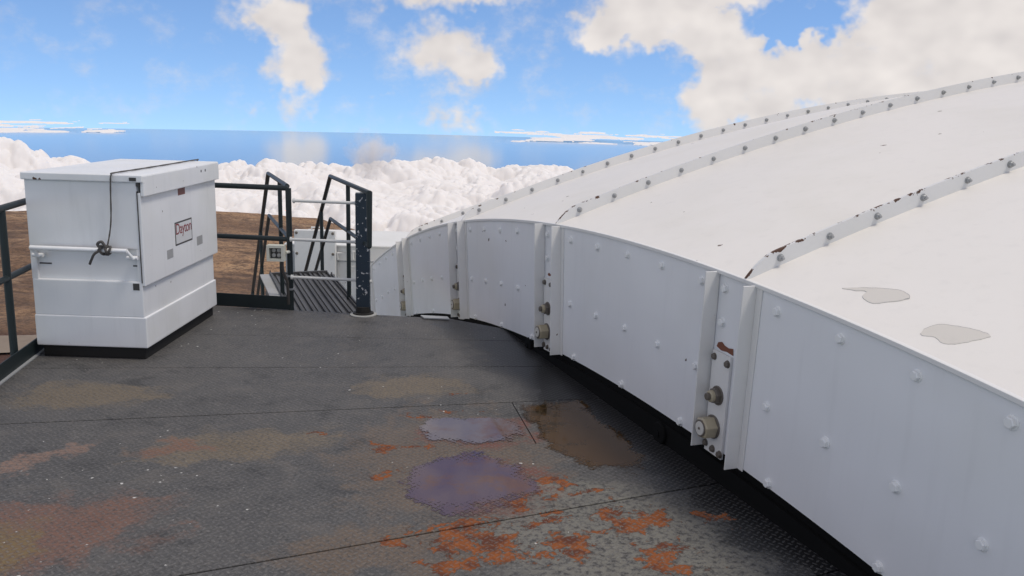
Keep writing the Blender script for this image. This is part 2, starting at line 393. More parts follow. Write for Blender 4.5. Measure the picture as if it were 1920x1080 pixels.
def tag(o, label=None, cat=None, group=None, kind=None):
    if label: o['label'] = label
    if cat: o['category'] = cat
    if group: o['group'] = group
    if kind: o['kind'] = kind
    return o
def empty(name, loc=(0, 0, 0), rz=0.0):
    o = bpy.data.objects.new(name, None); COL.objects.link(o); o.location = loc; o.rotation_euler = (0, 0, rz); o.empty_display_size = .2
    return o
def place(me, name, loc, axis, up, parent, spin=0.0, scale=1.0):
    # put a shared mesh (its local Z is the axis) at loc
    z = Vector(axis).normalized(); x = Vector(up).cross(z).normalized(); y = z.cross(x)
    M = Matrix(((x.x, y.x, z.x), (x.y, y.y, z.y), (x.z, y.z, z.z))).to_4x4() @ Matrix.Rotation(spin, 4, 'Z') @ Matrix.Scale(scale, 4)
    o = link(name, me, parent); o.matrix_local = Matrix.Translation(Vector(loc)) @ M
    return o

# ------------------------------------------------------------------ dome frame
PSI = .3638
dv = Vector((-math.sin(PSI), math.cos(PSI), 0)); nv = Vector((math.cos(PSI), math.sin(PSI), 0)); Z = Vector((0, 0, 1))
RS, W0, HG, RHO0 = 23.694, 8.164, .9167, 22.2435
CEN = Vector((.868, 4.729, -21.161)); A4, DA = -.0252, .102
def rho(w_): return math.sqrt(RS*RS-(w_-W0)**2)
def dp(t, w_, r):
    a = A4+DA*t
    return CEN+nv*w_+dv*(r*math.sin(a))+Z*(r*math.cos(a))
def radial(t):
    a = A4+DA*t; return dv*math.sin(a)+Z*math.cos(a)
def tang(t):
    a = A4+DA*t; return dv*math.cos(a)-Z*math.sin(a)
def wall_x(y): return .3272-(y-6.149)*math.tan(PSI)     # plan line of the dome wall

# ------------------------------------------------------------------ far setting: ground, road, sea, cloud
def worley(x, y, seed):
    ix, iy = np.floor(x).astype(np.int64), np.floor(y).astype(np.int64)
    best = np.full(x.shape, 9.0)
    for ox in (-1, 0, 1):
        for oy in (-1, 0, 1):
            cx, cy = ix+ox, iy+oy
            hsh = (cx*374761393+cy*668265263+seed*974711) & 0xffffffff
            hsh = ((hsh ^ (hsh >> 13))*1274126177) & 0xffffffff; hsh ^= hsh >> 16
            h2 = (hsh*2654435761) & 0xffffffff; h2 ^= h2 >> 15
            px, py = cx+(hsh & 0xffff)/65536., cy+(h2 & 0xffff)/65536.
            best = np.minimum(best, (x-px)**2+(y-py)**2)
    return np.sqrt(best)
def vnoise(x, y, seed):
    ix, iy = np.floor(x).astype(np.int64), np.floor(y).astype(np.int64); fx, fy = x-ix, y-iy
    fx = fx*fx*(3-2*fx); fy = fy*fy*(3-2*fy)
    def h(a, b):
        q = (a*374761393+b*668265263+seed*69069) & 0xffffffff
        q = ((q ^ (q >> 13))*1274126177) & 0xffffffff; return ((q ^ (q >> 16)) & 0xffff)/65535.
    return (h(ix, iy)*(1-fx)+h(ix+1, iy)*fx)*(1-fy)+(h(ix, iy+1)*(1-fx)+h(ix+1, iy+1)*fx)*fy
def fbm(x, y, seed, o=5):
    s = 0; a = 1; t = 0
    for k in range(o): s = s+a*vnoise(x*2**k, y*2**k, seed+k); t += a; a *= .5
    return s/t
def grid_mesh(name, X, Y, Zz, mat, smooth=True):
    n0, n1 = X.shape
    co = np.stack([X, Y, Zz], -1).reshape(-1, 3)
    i = np.arange(n0*n1).reshape(n0, n1)
    q = np.stack([i[:-1, :-1], i[1:, :-1], i[1:, 1:], i[:-1, 1:]], -1).reshape(-1, 4)
    me = bpy.data.meshes.new(name); me.vertices.add(len(co)); me.vertices.foreach_set('co', co.ravel().astype(np.float32))
    me.loops.add(q.size); me.loops.foreach_set('vertex_index', q.ravel().astype(np.int32))
    me.polygons.add(len(q)); me.polygons.foreach_set('loop_start', np.arange(0, q.size, 4, dtype=np.int32))
    me.update(calc_edges=True); me.validate()
    if smooth: me.shade_smooth()
    me.materials.append(MATS[mat])
    return link(name, me)

# sea on the curve of the earth, seen from a 4.2 km summit
m, T = newmat('sea_water')
T.b.inputs['Base Color'].default_value = (.17, .29, .45, 1); T.b.inputs['Roughness'].default_value = .09; T.b.inputs['IOR'].default_value = 1.33
azs = np.radians(np.linspace(-75, 60, 60)); rr = np.array([18e3, 25e3, 35e3, 50e3, 70e3, 90e3, 110e3, 130e3, 150e3, 170e3, 190e3, 210e3, 225e3, 235e3, 245e3, 260e3])
A, Rg = np.meshgrid(azs, rr)
tag(grid_mesh('sea', Rg*np.sin(A), Rg*np.cos(A), -4200-Rg**2/(2*6371e3), 'sea_water'), kind='structure')

# cinder ground round the observatory
m, T = newmat('cinder_ground')
n1 = T.noise(T.v('MULTIPLY', T.P, (.6, 1.0, 1.0)), .020, 8, .62); n2 = T.noise(T.P, .25, 8, .7); n3 = T.noise(T.P, .06, 6, .6, .8)
c = T.mix(T.sstep(n1, .36, .64), (.22, .125, .072), (.54, .325, .175))
c = T.mix(T.m('MULTIPLY', T.sstep(n3, .52, .66), .75), c, (.62, .40, .23))
c = T.mix(T.m('MULTIPLY', T.sstep(n2, .50, .34), .85), c, (.110, .062, .040))
n4 = T.noise(T.P, 1.3, 5, .7)
c = T.mix(T.m('MULTIPLY', T.sstep(n4, .55, .40), .6), c, (.085, .054, .038))
st = T.noise(T.v('MULTIPLY', T.P, (.35, 1.3, 1.0)), .11, 6, .65, .4)
c = T.mix(T.m('MULTIPLY', T.sstep(st, .52, .66), .7), c, (.125, .078, .054))
red = T.sstep(T.ell(T.P, -58, 98, 16, 12), 0, .4)
c = T.mix(T.m('MULTIPLY', red, .8), c, (.085, .030, .022))
T.L.new(c, T.b.inputs['Base Color']); T.b.inputs['Roughness'].default_value = .95
T.L.new(bump(T, T.m('ADD', n2, T.m('MULTIPLY', n4, .35)), 1.0, 2.2), T.b.inputs['Normal'])
azd = np.linspace(-80, 50, 330); rr = np.concatenate([np.linspace(14, 320, 190), np.linspace(325, 900, 60), np.linspace(920, 9000, 40)])
A, Rg = np.meshgrid(np.radians(azd), rr); X, Y = Rg*np.sin(A), Rg*np.cos(A)
sky_el = np.interp(azd, [-80, -30.6, -18.9, -12.6, -9.2, -7.8, -3, 10, 50], [-6.3, -6.72, -7.02, -7.50, -8.55, -9.16, -10.4, -12, -13])[None, :]
RID = 270.0
zr_ = 1.86+RID*np.tan(np.radians(sky_el))
tt = np.clip((Rg-30)/(RID-30), 0, 1)
Zg = (-28)*(1-tt)+zr_*tt
Zg = np.where(Rg > RID, zr_-(Rg-RID)*.16-np.clip(Rg-RID-40, 0, None)*.12, Zg)
Zg = Zg+(fbm(X/30, Y/30, 3)-.5)*3.2*np.clip(1.2-np.abs(Rg-RID)/RID*.0, .2, 1)*np.where(Rg < RID-60, 1, .35)+(fbm(X/5, Y/5, 9)-.5)*.9
tag(grid_mesh('ground', X, Y, Zg, 'cinder_ground'), kind='structure')
def gz(x, y):
    r = math.hypot(x, y); a = math.degrees(math.atan2(x, y))
    i = int(np.clip(np.searchsorted(azd, a), 1, len(azd)-1)); j = int(np.clip(np.searchsorted(rr, r), 1, len(rr)-1))
    return float(Zg[j-1:j+1, i-1:i+1].max())
# gravel road crossing below the left railing
m, T = newmat('gravel_road')
c = T.mix(T.noise(T.P, .8, 6, .6), (.17, .13, .10), (.27, .22, .17)); T.L.new(c, T.b.inputs['Base Color']); T.b.inputs['Roughness'].default_value = .95
mb = MB(); pts = []
for i in range(50):
    a = R_(-70+i*1.35); r = 128+10*math.sin(i*.15)
    pts.append([(q*math.sin(a), q*math.cos(a)) for q in (r-3.6, r+3.6)])
vs = [(x, y, gz(x, y)+.25) for pr in pts for x, y in pr]
mb.add(vs, [(2*i, 2*i+1, 2*i+3, 2*i+2) for i in range(49)])
tag(mb.build('road', 'gravel_road'), kind='structure')

# sea of cumulus below the summit
m, T = newmat('cloud_white')
T.b.inputs['Base Color'].default_value = (.78, .745, .72, 1); T.b.inputs['Roughness'].default_value = 1.0; T.b.inputs['Specular IOR Level'].default_value = 0
T.b.inputs['Subsurface Weight'].default_value = .5; T.b.inputs['Subsurface Radius'].default_value = (1, .95, .9); T.b.inputs['Subsurface Scale'].default_value = 90
azd2 = np.linspace(-40, 16, 860); r2 = np.geomspace(9.0e3, 27e3, 440)
A, Rg = np.meshgrid(np.radians(azd2), r2); X, Y = Rg*np.sin(A), Rg*np.cos(A)
wx = X+700*(fbm(X/1500, Y/1500, 21, 4)-.5); wy = Y+700*(fbm(X/1500, Y/1500, 22, 4)-.5)
Hh = np.zeros_like(X)
mod = fbm(wx/2600, wy/2600, 61, 4)
for sc_, am, sd in ((3400, 380, 1), (1450, 330, 2), (620, 265, 3), (280, 160, 4), (125, 75, 5)):
    F1 = worley(wx/sc_, wy/sc_*.85, sd); b = np.clip(1-(F1/.86)**2, 0, 1)**.62
    Hh += am*b*(1 if sc_ > 2000 else np.clip(.15+1.5*(fbm(wx/1300, wy/1300, 40+sd, 3)), .25, 1.35)*(.5+mod))
az2 = np.degrees(A)
base = np.interp(az2, [-40, -30, -25, -19, -10, 3, 16], [-2200, -2250, -2370, -2470, -2520, -2440, -2400])
edge = np.clip((Rg-21500-1200*(fbm(X/2500, Y/2500, 77, 4)-.5)*2)/2200, 0, 1)
near = 1-np.clip((Rg-9000)/3600, 0, 1)
tower = 0
Zc = base+Hh+tower-near**2*2600-edge**2*1500-Rg**2/(2*6371e3)
tag(grid_mesh('cloud_bank', X, Y, Zc, 'cloud_white'), 'white sea of cumulus cloud lying below the summit behind the railings', 'cloud', kind='stuff')
# thin far cloud layers over the sea near the horizon
def cloud_streak(name, azc, half, r, z, th, depth, sd, label):
    aa = np.linspace(azc-half, azc+half, 420); q = np.linspace(-1, 1, 50)
    A, Q = np.meshgrid(np.radians(aa), q); Rg = r+Q*depth; X, Y = Rg*np.sin(A), Rg*np.cos(A)
    env = np.clip(1-((np.degrees(A)-azc)/half)**2, 0, 1)*np.clip(1-Q**2, 0, 1)
    lum = fbm(X/5200, Y/9000, sd, 5)
    hgt_ = th*np.clip((lum-.47)*5+env*.9-.75, -.3, 1.0)*(.6+.8*vnoise(X/1500, Y/3000, sd+50))
    o = grid_mesh(name, X, Y, z+hgt_, 'cloud_white')
    bm = bmesh.new(); bm.from_mesh(o.data); lim = z+th*.02
    bmesh.ops.delete(bm, geom=[f for f in bm.faces if max(v.co.z for v in f.verts) < lim], context='FACES'); bm.to_mesh(o.data); bm.free()
    tag(o, label, 'cloud', 'thin far cloud layers over the sea', kind='stuff')
ZS = lambda r: -r*r/(2*6371e3)
cloud_streak('cloud_streak', 5.2, 6.6, 160e3, -3650+ZS(160e3), 150, 40e3, 5, 'long thin white cloud layer on the horizon left of the dome')
cloud_streak('cloud_streak', -28.5, 5.0, 165e3, -3650+ZS(165e3), 150, 40e3, 8, 'faint thin cloud layer on the horizon above the white box')

# ------------------------------------------------------------------ deck
def left_x(y): return -3.43-(y-5.8)*.165
SE = [((-2.67, 7.70), (-.55, 7.47)), ((-2.36, 6.72), (-.07, 6.78)), ((-3.23, 5.73), (-.10, 6.07)), ((-2.88, 4.69), (.30, 5.37)),
      ((-2.39, 3.83), (.17, 4.63)), ((-1.29, 3.14), (1.04, 4.15)), ((-.6, 2.33), (1.4, 3.34)), ((-.6, 1.30), (1.6, 2.55)), ((-.6, .2), (1.6, 1.75)), ((-.6, -.9), (1.8, .9))]
def line_y(L, x): (x0, y0), (x1, y1) = L; return y0+(y1-y0)*(x-x0)/(x1-x0)
def meet_left(L):
    y = 5.
    for _ in range(30): y = line_y(L, left_x(y))
    return (left_x(y), y)
def meet_right(L):
    y = 5.
    for _ in range(60): y = line_y(L, wall_x(y)+.02)*.5+y*.5
    return (wall_x(y)+.02, y)
ends = []
for i, L in enumerate(SE):
    a, b = meet_left(L), meet_right(L)
    if i == 0: b = (-.51, 7.45)
    ends.append((a, b))
outline = [e[0] for e in ends]+[e[1] for e in ends[::-1]]
mb = MB(); mb.prism([(x, y) for x, y in outline], -.16, -.012)
deck = mb.build('deck', 'black_base'); tag(deck, kind='structure')
def shrink(poly, g):
    c = Vector((sum(p[0] for p in poly)/len(poly), sum(p[1] for p in poly)/len(poly), 0)); out = []
    n = len(poly)
    for i in range(n):
        p0, p1, p2 = (Vector((*poly[(i+k) % n], 0)) for k in (-1, 0, 1))
        e1, e2 = (p1-p0).normalized(), (p2-p1).normalized()
        n1, n2 = Vector((-e1.y, e1.x, 0)), Vector((-e2.y, e2.x, 0))
        if n1.dot(c-p1) < 0: n1 = -n1
        if n2.dot(c-p1) < 0: n2 = -n2
        b = n1+n2; b = b/max(.2, 1+n1.dot(n2)); out.append((p1.x+b.x*g, p1.y+b.y*g))
    return out
cutA, cutB = (.02, 5.30), (.16, 4.63)
for i in range(len(SE)-1):
    (a0, b0), (a1, b1) = ends[i], ends[i+1]
    polys = [[a0, b0, b1, a1]]
    if i == 0: polys = [[a0, b0, (wall_x(7.16)+.02, 7.16), b1, a1]]
    if i == 3:
        cA = (cutA[0], line_y(SE[3], cutA[0])); cB = (cutB[0], line_y(SE[4], cutB[0]))
        polys = [[a0, cA, cB, a1], [cA, b0, b1, cB]]
    if i == 1:
        t0, t1 = .48, .50
        polys = [[a0, b0, b1, a1]]
    for k, pl in enumerate(polys):
        pl = shrink(pl, .0026 if i == 3 else .0045)
        if Vector((pl[1][0]-pl[0][0], pl[1][1]-pl[0][1], 0)).cross(Vector((pl[2][0]-pl[1][0], pl[2][1]-pl[1][1], 0))).z < 0: pl = pl[::-1]
        zt = rng.uniform(-.0012, .0012)
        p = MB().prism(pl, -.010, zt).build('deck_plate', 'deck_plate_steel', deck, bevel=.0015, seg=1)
# edge channel of the deck at the stair opening
(x0, y0), (x1, y1) = ends[0]
ed = Vector((x1-x0, y1-y0, 0)); en = Vector((-ed.y, ed.x, 0)).normalized()
MB().fbox(Vector(((x0+x1)/2, (y0+y1)/2, -.12))+en*.012, ed*.5, en*.008, (0, 0, .115)).build('edge_channel', 'stair_steel', deck, bevel=.002)

def puddle(poly, mat, label):
    # water sheet with shallow rim: centre deep, edge thin
    n = len(poly); c = Vector((sum(p[0] for p in poly)/n, sum(p[1] for p in poly)/n, 0))
    pp = []
    for i in range(n):
        p0, p1, p2, p3 = (Vector((*poly[(i+k) % n], 0)) for k in (-1, 0, 1, 2))
        for t in np.linspace(0, 1, 5)[:-1]:
            pp.append(.5*((2*p1)+(p2-p0)*t+(2*p0-5*p1+4*p2-p3)*t*t+(3*p1-p0-3*p2+p3)*t**3))
    K = 9; vs = []; dep = []; fs = []; M_ = len(pp)
    for k in range(K):
        q = 1-k/K
        for p in pp: vs.append(tuple(c+(p-c)*q*1.06+Vector((0, 0, .0032)))); dep.append(k/K)
    vs.append((c.x, c.y, .0032)); dep.append(1.)
    for k in range(K-1):
        for j in range(M_): fs.append((k*M_+j, k*M_+(j+1) % M_, (k+1)*M_+(j+1) % M_, (k+1)*M_+j))
    for j in range(M_): fs.append(((K-1)*M_+j, (K-1)*M_+(j+1) % M_, len(vs)-1))
    mb = MB(); mb.add(vs, fs)
    o = mb.build('puddle', mat, None, True, attr=('depth', dep)); tag(o, label, None, kind='structure')
puddle([(-0.543, 4.061), (-0.51, 4.225), (-0.424, 4.328), (-0.292, 4.453), (-0.178, 4.476), (-0.06, 4.425), (0.137, 4.216), (0.173, 4.016), (0.042, 3.821), (-0.117, 3.724), (-0.265, 3.731), (-0.409, 3.815), (-0.491, 3.925)], 'puddle_purple', 'large purplish rain puddle in the middle of the deck')
puddle([(-0.519, 4.809), (-0.441, 4.974), (-0.332, 5.0), (-0.173, 5.02), (0.005, 5.01), (0.110, 4.69), (-0.035, 4.62), (-0.268, 4.56), (-0.452, 4.63)], 'puddle_rust', 'small reddish puddle beyond the large purple puddle')
puddle([(0.065, 5.27), (0.364, 5.36), (0.497, 5.30), (0.57, 5.009), (0.694, 4.719), (0.742, 4.417), (0.671, 4.266), (0.55, 4.231), (0.393, 4.343), (0.258, 4.477), (0.185, 4.703)], 'puddle_dark', 'dark olive puddle on the deck beside the dome wall')

# ------------------------------------------------------------------ dome
dome = empty('dome_shutter', (CEN.x, CEN.y, 0)); dome.location = (0, 0, 0)
tag(dome, 'large white bolted dome shell with curved side wall right of the dark deck', 'dome')
def hexbolt(R=.020, h=.014, wash=.027, wh=.004, mat='white_bolt', stud=0.0):
    mb = MB(); mb.disc((0, 0, 0), (0, 0, 1), [(wash, 0), (wash, wh*.7), (wash*.9, wh)], 12)
    mb.disc((0, 0, wh-.0005), (0, 0, 1), [(R, 0), (R, h*.8), (R*.82, h)], 6)
    if stud: mb.disc((0, 0, wh+h-.001), (0, 0, 1), [(R*.5, 0), (R*.5, stud*.8), (R*.4, stud)], 8)
    me = bpy.data.meshes.new('bolt'); me.from_pydata(mb.v, [], mb.f)
    bm = bmesh.new(); bm.from_mesh(me); bmesh.ops.recalc_face_normals(bm, faces=bm.faces); bm.to_mesh(me); bm.free()
    me.materials.append(MATS[mat]); return me
BOLT = hexbolt(.0205, .016, .026, .004); RIBB = hexbolt(.0155, .013, .019, .004, 'galv_bolt', stud=.012); SMALL = hexbolt(.016, .012, .019, .003, 'nut_dark')
BIGNUT = None
def seg_arc(t0, t1, w0_, w1_, r0, r1, n=10, wob=0):
    # solid arc slab between angles t0..t1, widths w0..w1, radii r0..r1
    mb = MB(); vs = []; fs = []
    for i in range(n+1):
        t = t0+(t1-t0)*i/n
        for (w_, r) in ((w0_, r0), (w1_, r0), (w1_, r1), (w0_, r1)): vs.append(dp(t, w_, r))
    for i in range(n):
        for j in range(4): fs.append((i*4+j, i*4+(j+1) % 4, (i+1)*4+(j+1) % 4, (i+1)*4+j))
    fs += [(0, 1, 2, 3), tuple(n*4+q for q in (3, 2, 1, 0))]
    return mb.add(vs, fs)
out = -nv
for i in range(-2, 5):
    # side wall panel between seam i and seam i+1
    p = seg_arc(i+.0445, i+.9035 if i < 4 else i+.5, 0.0, .010, RHO0-HG, RHO0-.002, 14).build('wall_panel', 'white_wall', dome, bevel=0)
    if i >= -1:
        for fr in (.108, .288, .468, .649, .832):
            place(BOLT, 'bolt', dp(i+fr, 0, RHO0-.088+rng.uniform(-.006, .006)), out, radial(i), p, rng.uniform(0, 1), rng.uniform(.92, 1.06))
            place(BOLT, 'bolt', dp(i+fr-.002, 0, RHO0-.541+rng.uniform(-.006, .006)), out, radial(i), p, rng.uniform(0, 1), rng.uniform(.92, 1.06))
        for fr in (.153, .469, .795):
            place(BOLT, 'bolt', dp(i+fr, 0, RHO0-.895), out, radial(i), p, rng.uniform(0, 1))
    seg_arc(i-.0955, i+.0435, .006, .012, RHO0-HG+.004, RHO0-.008, 3).build('seam_panel', 'white_wall', dome)
    # pair of angle irons standing off the wall at each seam
    for tq in (.0435, -.0955):
        o_ = 1 if tq > 0 else -1
        q = MB()
        for (wa, wb, ta, tb) in ((-.080, .002, tq-.0013, tq+.0013), (-.006, -.0005, tq+(.0014 if o_ > 0 else -.0200), tq+(.0200 if o_ > 0 else -.0014))):
            s_ = seg_arc(i+ta, i+tb, wa, wb, RHO0-HG-.012, RHO0-.006, 1); q.add(s_.v, s_.f)
        q.build('seam_angle', 'white_angle', dome, bevel=.0015, seg=1)
    if i < -1 or i > 3: continue
    # lug plate with nuts between the angles
    lug = seg_arc(i-.034, i+.0355, -.010, .005, RHO0-.945, RHO0-.405, 1).build('lug_plate', 'white_angle', dome, bevel=.002)
    for (tq, rq) in ((.026, -.437), (-.026, -.443), (.030, -.906), (.0, -.914), (-.029, -.920)):
        place(SMALL, 'bolt', dp(i+tq, -.010, RHO0+rq), out, radial(i), lug, rng.uniform(0, 1), rng.uniform(.9, 1.1))
    for rq in (-.082, -.256): place(BOLT, 'bolt', dp(i+.018, .006, RHO0+rq), out, radial(i), dome, rng.uniform(0, 1))
    c0 = dp(i+.0, -.010, RHO0-.626); mb = MB()
    mb.disc(c0, out, [(.050, 0), (.050, .005), (.047, .007)], 20, up=radial(i)); mb.disc(c0+out*.006, out, [(.042, 0), (.042, .020), (.036, .026)], 6, .3, up=radial(i))
    nut = mb.build('washer_nut', 'nut_dark', lug)
    MB().disc(c0+out*.030, out, [(.030, 0), (.030, .018), (.022, .022)], 16, up=radial(i)).build('stud_sleeve', 'nut_brass', nut)
    MB().disc(c0+out*.051, out, [(.019, 0), (.019, .016), (.015, .018)], 14, up=radial(i)).build('stud', 'nut_dark', nut)
    c1 = dp(i+.007, -.010, RHO0-.800); mb = MB()
    mb.disc(c1, out, [(.062, 0), (.062, .006), (.058, .009)], 22, up=radial(i)).build('washer', 'nut_dark', lug)
    mb = MB(); mb.disc(c1+out*.008, out, [(.058, 0), (.058, .058), (.050, .066)], 6, .25, up=radial(i))
    nut = mb.build('large_nut', 'nut_brass', lug, bevel=.002)
    MB().disc(c1+out*.073, out, [(.044, 0), (.044, .005), (.042, .006)], 22, up=radial(i)).build('nut_rim', 'nut_dark', nut)
    MB().disc(c1+out*.0785, out, [(.036, 0), (.035, .004)], 22, up=radial(i)).build('nut_face', 'nut_face', nut)
    MB().disc(c1+out*.082, out, [(.008, 0), (.006, .004)], 10, up=radial(i)).build('centre_pin', 'nut_dark', nut)
    if i in (0, 1):
        cc = dp(i-.002, .004, RHO0-.375); poly = [(-.072, -.012), (-.06, .012), (-.03, .022), (-.005, .010), (.03, .006), (.066, .014), (.072, -.020), (.02, -.016), (-.03, -.022)]
        k = 1.0 if i == 0 else .55
        mb = MB(); tg = -tang(i); ra = radial(i)
        nn_ = len(poly); vs = [cc+tg*(x*k)+ra*(y*k) for x, y in poly]+[cc+tg*(x*k)+ra*(y*k)+out*.0022 for x, y in poly]
        mb.add(vs, [tuple(range(nn_)), tuple(range(2*nn_-1, nn_-1, -1))]+[(q, (q+1) % nn_, nn_+(q+1) % nn_, nn_+q) for q in range(nn_)])
        mb.build('bare_patch', 'rust_chip', dome)
# rim trim, roof gores and standing ribs
for i in range(-2, 5):
    ta, tb = i-.055, i+.945
    seg_arc(ta+.0006, tb-.0006, -.012, .016, RHO0-.016, RHO0+.004, 14).build('rim_trim', 'white_angle', dome, bevel=.002, seg=1)
    nu, nw = 26, 64; ws = np.concatenate([[.010], np.linspace(.05, 16.2, nw)])
    vs = []; fs = []
    for a_ in range(nu+1):
        t = ta+(tb-ta)*a_/nu
        for w_ in ws:
            u_ = a_/nu
            dl = .010*math.sin(w_*1.7+i*2.1)*math.sin(u_*math.pi)**2+.006*math.sin(w_*4.1+u_*5+i)*math.sin(u_*math.pi)**2
            vs.append(dp(t, w_, rho(w_)+dl*min(1, w_*1.5)))
    nwn = len(ws)
    for a_ in range(nu):
        for b_ in range(nwn-1): fs.append((a_*nwn+b_, (a_+1)*nwn+b_, (a_+1)*nwn+b_+1, a_*nwn+b_+1))
    gore = MB().add(vs, fs).build('roof_gore', 'white_shell', dome, smooth=True)
    if i == -1:
        # blistered, peeled paint on the nearest roof gore (loose flake edges)
        for sh in ([(.172, -.251), (.225, -.285), (.268, -.320), (.285, -.345), (.270, -.376), (.225, -.372), (.168, -.352), (.150, -.338), (.165, -.310), (.205, -.300), (.190, -.280)],
                   [(.086, -.489), (.135, -.478), (.180, -.486), (.205, -.510), (.225, -.545), (.221, -.568), (.175, -.562), (.125, -.552), (.092, -.535), (.105, -.510)]):
            sm = []; n_ = len(sh)
            for q in range(n_):
                p0, p1, p2, p3 = (Vector((*sh[(q+z_) % n_], 0)) for z_ in (-1, 0, 1, 2))
                for t_ in (0, .25, .5, .75):
                    v_ = .5*((2*p1)+(p2-p0)*t_+(2*p0-5*p1+4*p2-p3)*t_*t_+(3*p1-p0-3*p2+p3)*t_**3); sm.append((v_.x+rng.uniform(-.002, .002), v_.y+rng.uniform(-.0015, .0015)))
            sh = sm
            n_ = len(sh); vs = [dp(t, w_, rho(w_)-.004) for w_, t in sh]+[dp(t, w_, rho(w_)+.0012) for w_, t in sh]
            pl = MB().add(vs, [tuple(range(n_)), tuple(range(2*n_-1, n_-1, -1))]+[(q, (q+1) % n_, n_+(q+1) % n_, n_+q) for q in range(n_)]).build('paint_flake', 'peel', gore)
            mb = MB(); mb.tube([dp(t, w_, rho(w_)+.0012) for w_, t in sh[3:20]], [.0003]+[.0008]*15+[.0003], 5); mb.build('flake_edge', 'slot_grey', pl)
for i in range(-1, 4):
    tq = i-.055; th = .008/RHO0/DA; ws = np.concatenate([np.linspace(0, .2, 12), np.linspace(.24, 15, 90)])
    mb = MB(); vs = []; fs = []; wear = []
    for w_ in ws:
        hh = .078*(1-(1-min(1, (w_+.004)/.17))**2.2)+.004
        for (tt_, r_, we) in ((tq-th, -.01, 0), (tq+th, -.01, 0), (tq+th, hh*.7, .5), (tq+th, hh, 1), (tq-th, hh, 1), (tq-th, hh*.72, .4)):
            vs.append(dp(tt_, w_-.006, rho(max(0, w_))+r_)); wear.append(we*(.88 if i == 0 else .68)*(1.25 if w_ < .35 else 1))
    for k in range(len(ws)-1):
        for j in range(6): fs.append((k*6+j, k*6+(j+1) % 6, (k+1)*6+(j+1) % 6, (k+1)*6+j))
    fs += [(0, 1, 2, 3, 4, 5), tuple((len(ws)-1)*6+q for q in (5, 4, 3, 2, 1, 0))]
    rib = mb.add(vs, fs).build('rib', 'white_rib', dome, attr=('wear', wear))
    if i >= 0:
        for k in range(24 if i else 12):
            wq = .175+.277*k
            place(RIBB, 'bolt', dp(tq-th, wq, rho(wq)+.040), -tang(tq), radial(tq), rib, rng.uniform(0, 1), rng.uniform(.93, 1.1))
# black skirt closing the gap under the wall
mb = seg_arc(-2, 5, .020, .060, RHO0-HG-1.1, RHO0-HG+.03, 40); mb.build('skirt', 'black_rubber', dome)
seg_arc(-2, 1.75, -.004, .018, RHO0-HG-.75, RHO0-HG-.052, 30).build('skirt_lip', 'black_rubber', dome)
for (tq, zz) in ((.24, .050), (1.17, .015)):
    base_ = dp(tq, 0, RHO0-HG); c0 = Vector((base_.x, base_.y, zz))-out*.008
    rl = MB().disc(c0, out, [(.060, 0), (.066, .006), (.066, .026), (.060, .032), (.02, .034), (.02, .040)], 24).build('guide_roller', 'black_rubber', dome, smooth=True)
# loose white closure plate lying at the deck corner
pp = [(-.80, 7.50), (-.56, 7.475), (-.535, 7.40), (-.76, 7.41)]
MB().prism(pp, .004, .016).build('closure_plate', 'galv', dome, bevel=.002)

# lower fixed dome roof that the deck stands on
roof = empty('dome_roof'); tag(roof, 'fixed white dome roof falling away below the stairs and deck', 'dome')
RB = RS-1.62
for i in range(0, 9):
    ta, tb = i*1.0, i*1.0+.995; vs = []; fs = []
    ws = np.linspace(-8, -.3, 30); nu = 12
    for a_ in range(nu+1):
        for w_ in ws:
            vs.append(dp(ta+(tb-ta)*a_/nu, w_, math.sqrt(RB*RB-(w_-W0)**2)))
    for a_ in range(nu):
        for b_ in range(len(ws)-1): fs.append((a_*30+b_, (a_+1)*30+b_, (a_+1)*30+b_+1, a_*30+b_+1))
    MB().add(vs, fs).build('roof_panel', 'white_shell', roof, smooth=True)

# ------------------------------------------------------------------ white equipment box
BX = empty('equipment_box', (-2.570, 5.980, 0), -.0171)
tag(BX, 'chipped white steel equipment box standing on black skids at the deck corner', 'equipment box')
MB().box(-.765, -.03, .03, 1.37, 0, .090).build('skid', 'black_base', BX, bevel=.006)
MB().box(-.795, 0, 0, 1.392, .088, .312).build('lower_body', 'box_paint', BX, bevel=.010, seg=3)
mb = MB().box(-.790, -.014, .004, 1.388, .310, .568); mb.build('middle_body', 'box_paint', BX, bevel=.008)
MB().box(-.772, -.016, .030, 1.386, .566, .800).build('recess_band', 'box_paint', BX)
up_ = MB().box(-.792, -.018, .006, 1.388, .798, 1.262).build('upper_body', 'box_paint', BX, bevel=.006)
MB().box(-.792, -.750, .008, .06, .567, .799).build('corner_strip', 'box_paint', BX, bevel=.003)
MB().box(-.045, -.016, .008, .06, .567, .799).build('corner_strip', 'box_paint', BX, bevel=.003)
door = MB().box(-.0165, .008, .006, 1.442, .536, 1.190).build('side_door', 'box_paint', BX, bevel=.009, seg=3)
MB().box(-.0172, -.0135, .0005, .02, .56, 1.20).build('door_gap', 'plate_dark', BX)
lid = MB().box(-.806, .030, -.012, 1.470, 1.262, 1.312).build('lid', 'box_paint', BX, bevel=.008, seg=3)
MB().box(.0085, .034, .006, 1.472, 1.165, 1.306).build('lid_flange', 'box_paint', lid, bevel=.006, seg=2)
MB().box(-.055, -.008, -.0155, -.011, 1.272, 1.296).build('bare_corner', 'plate_dark', lid)
MB().box(-.016, .004, -.003, .03, 1.235, 1.262).build('hinge_corner', 'plate_dark', lid)
for yy in (1.07, 1.16): MB().disc((.034, yy, 1.262), (1, 0, .0), [(.012, 0), (.010, .0015)], 8).build('chip', 'plate_dark', lid)
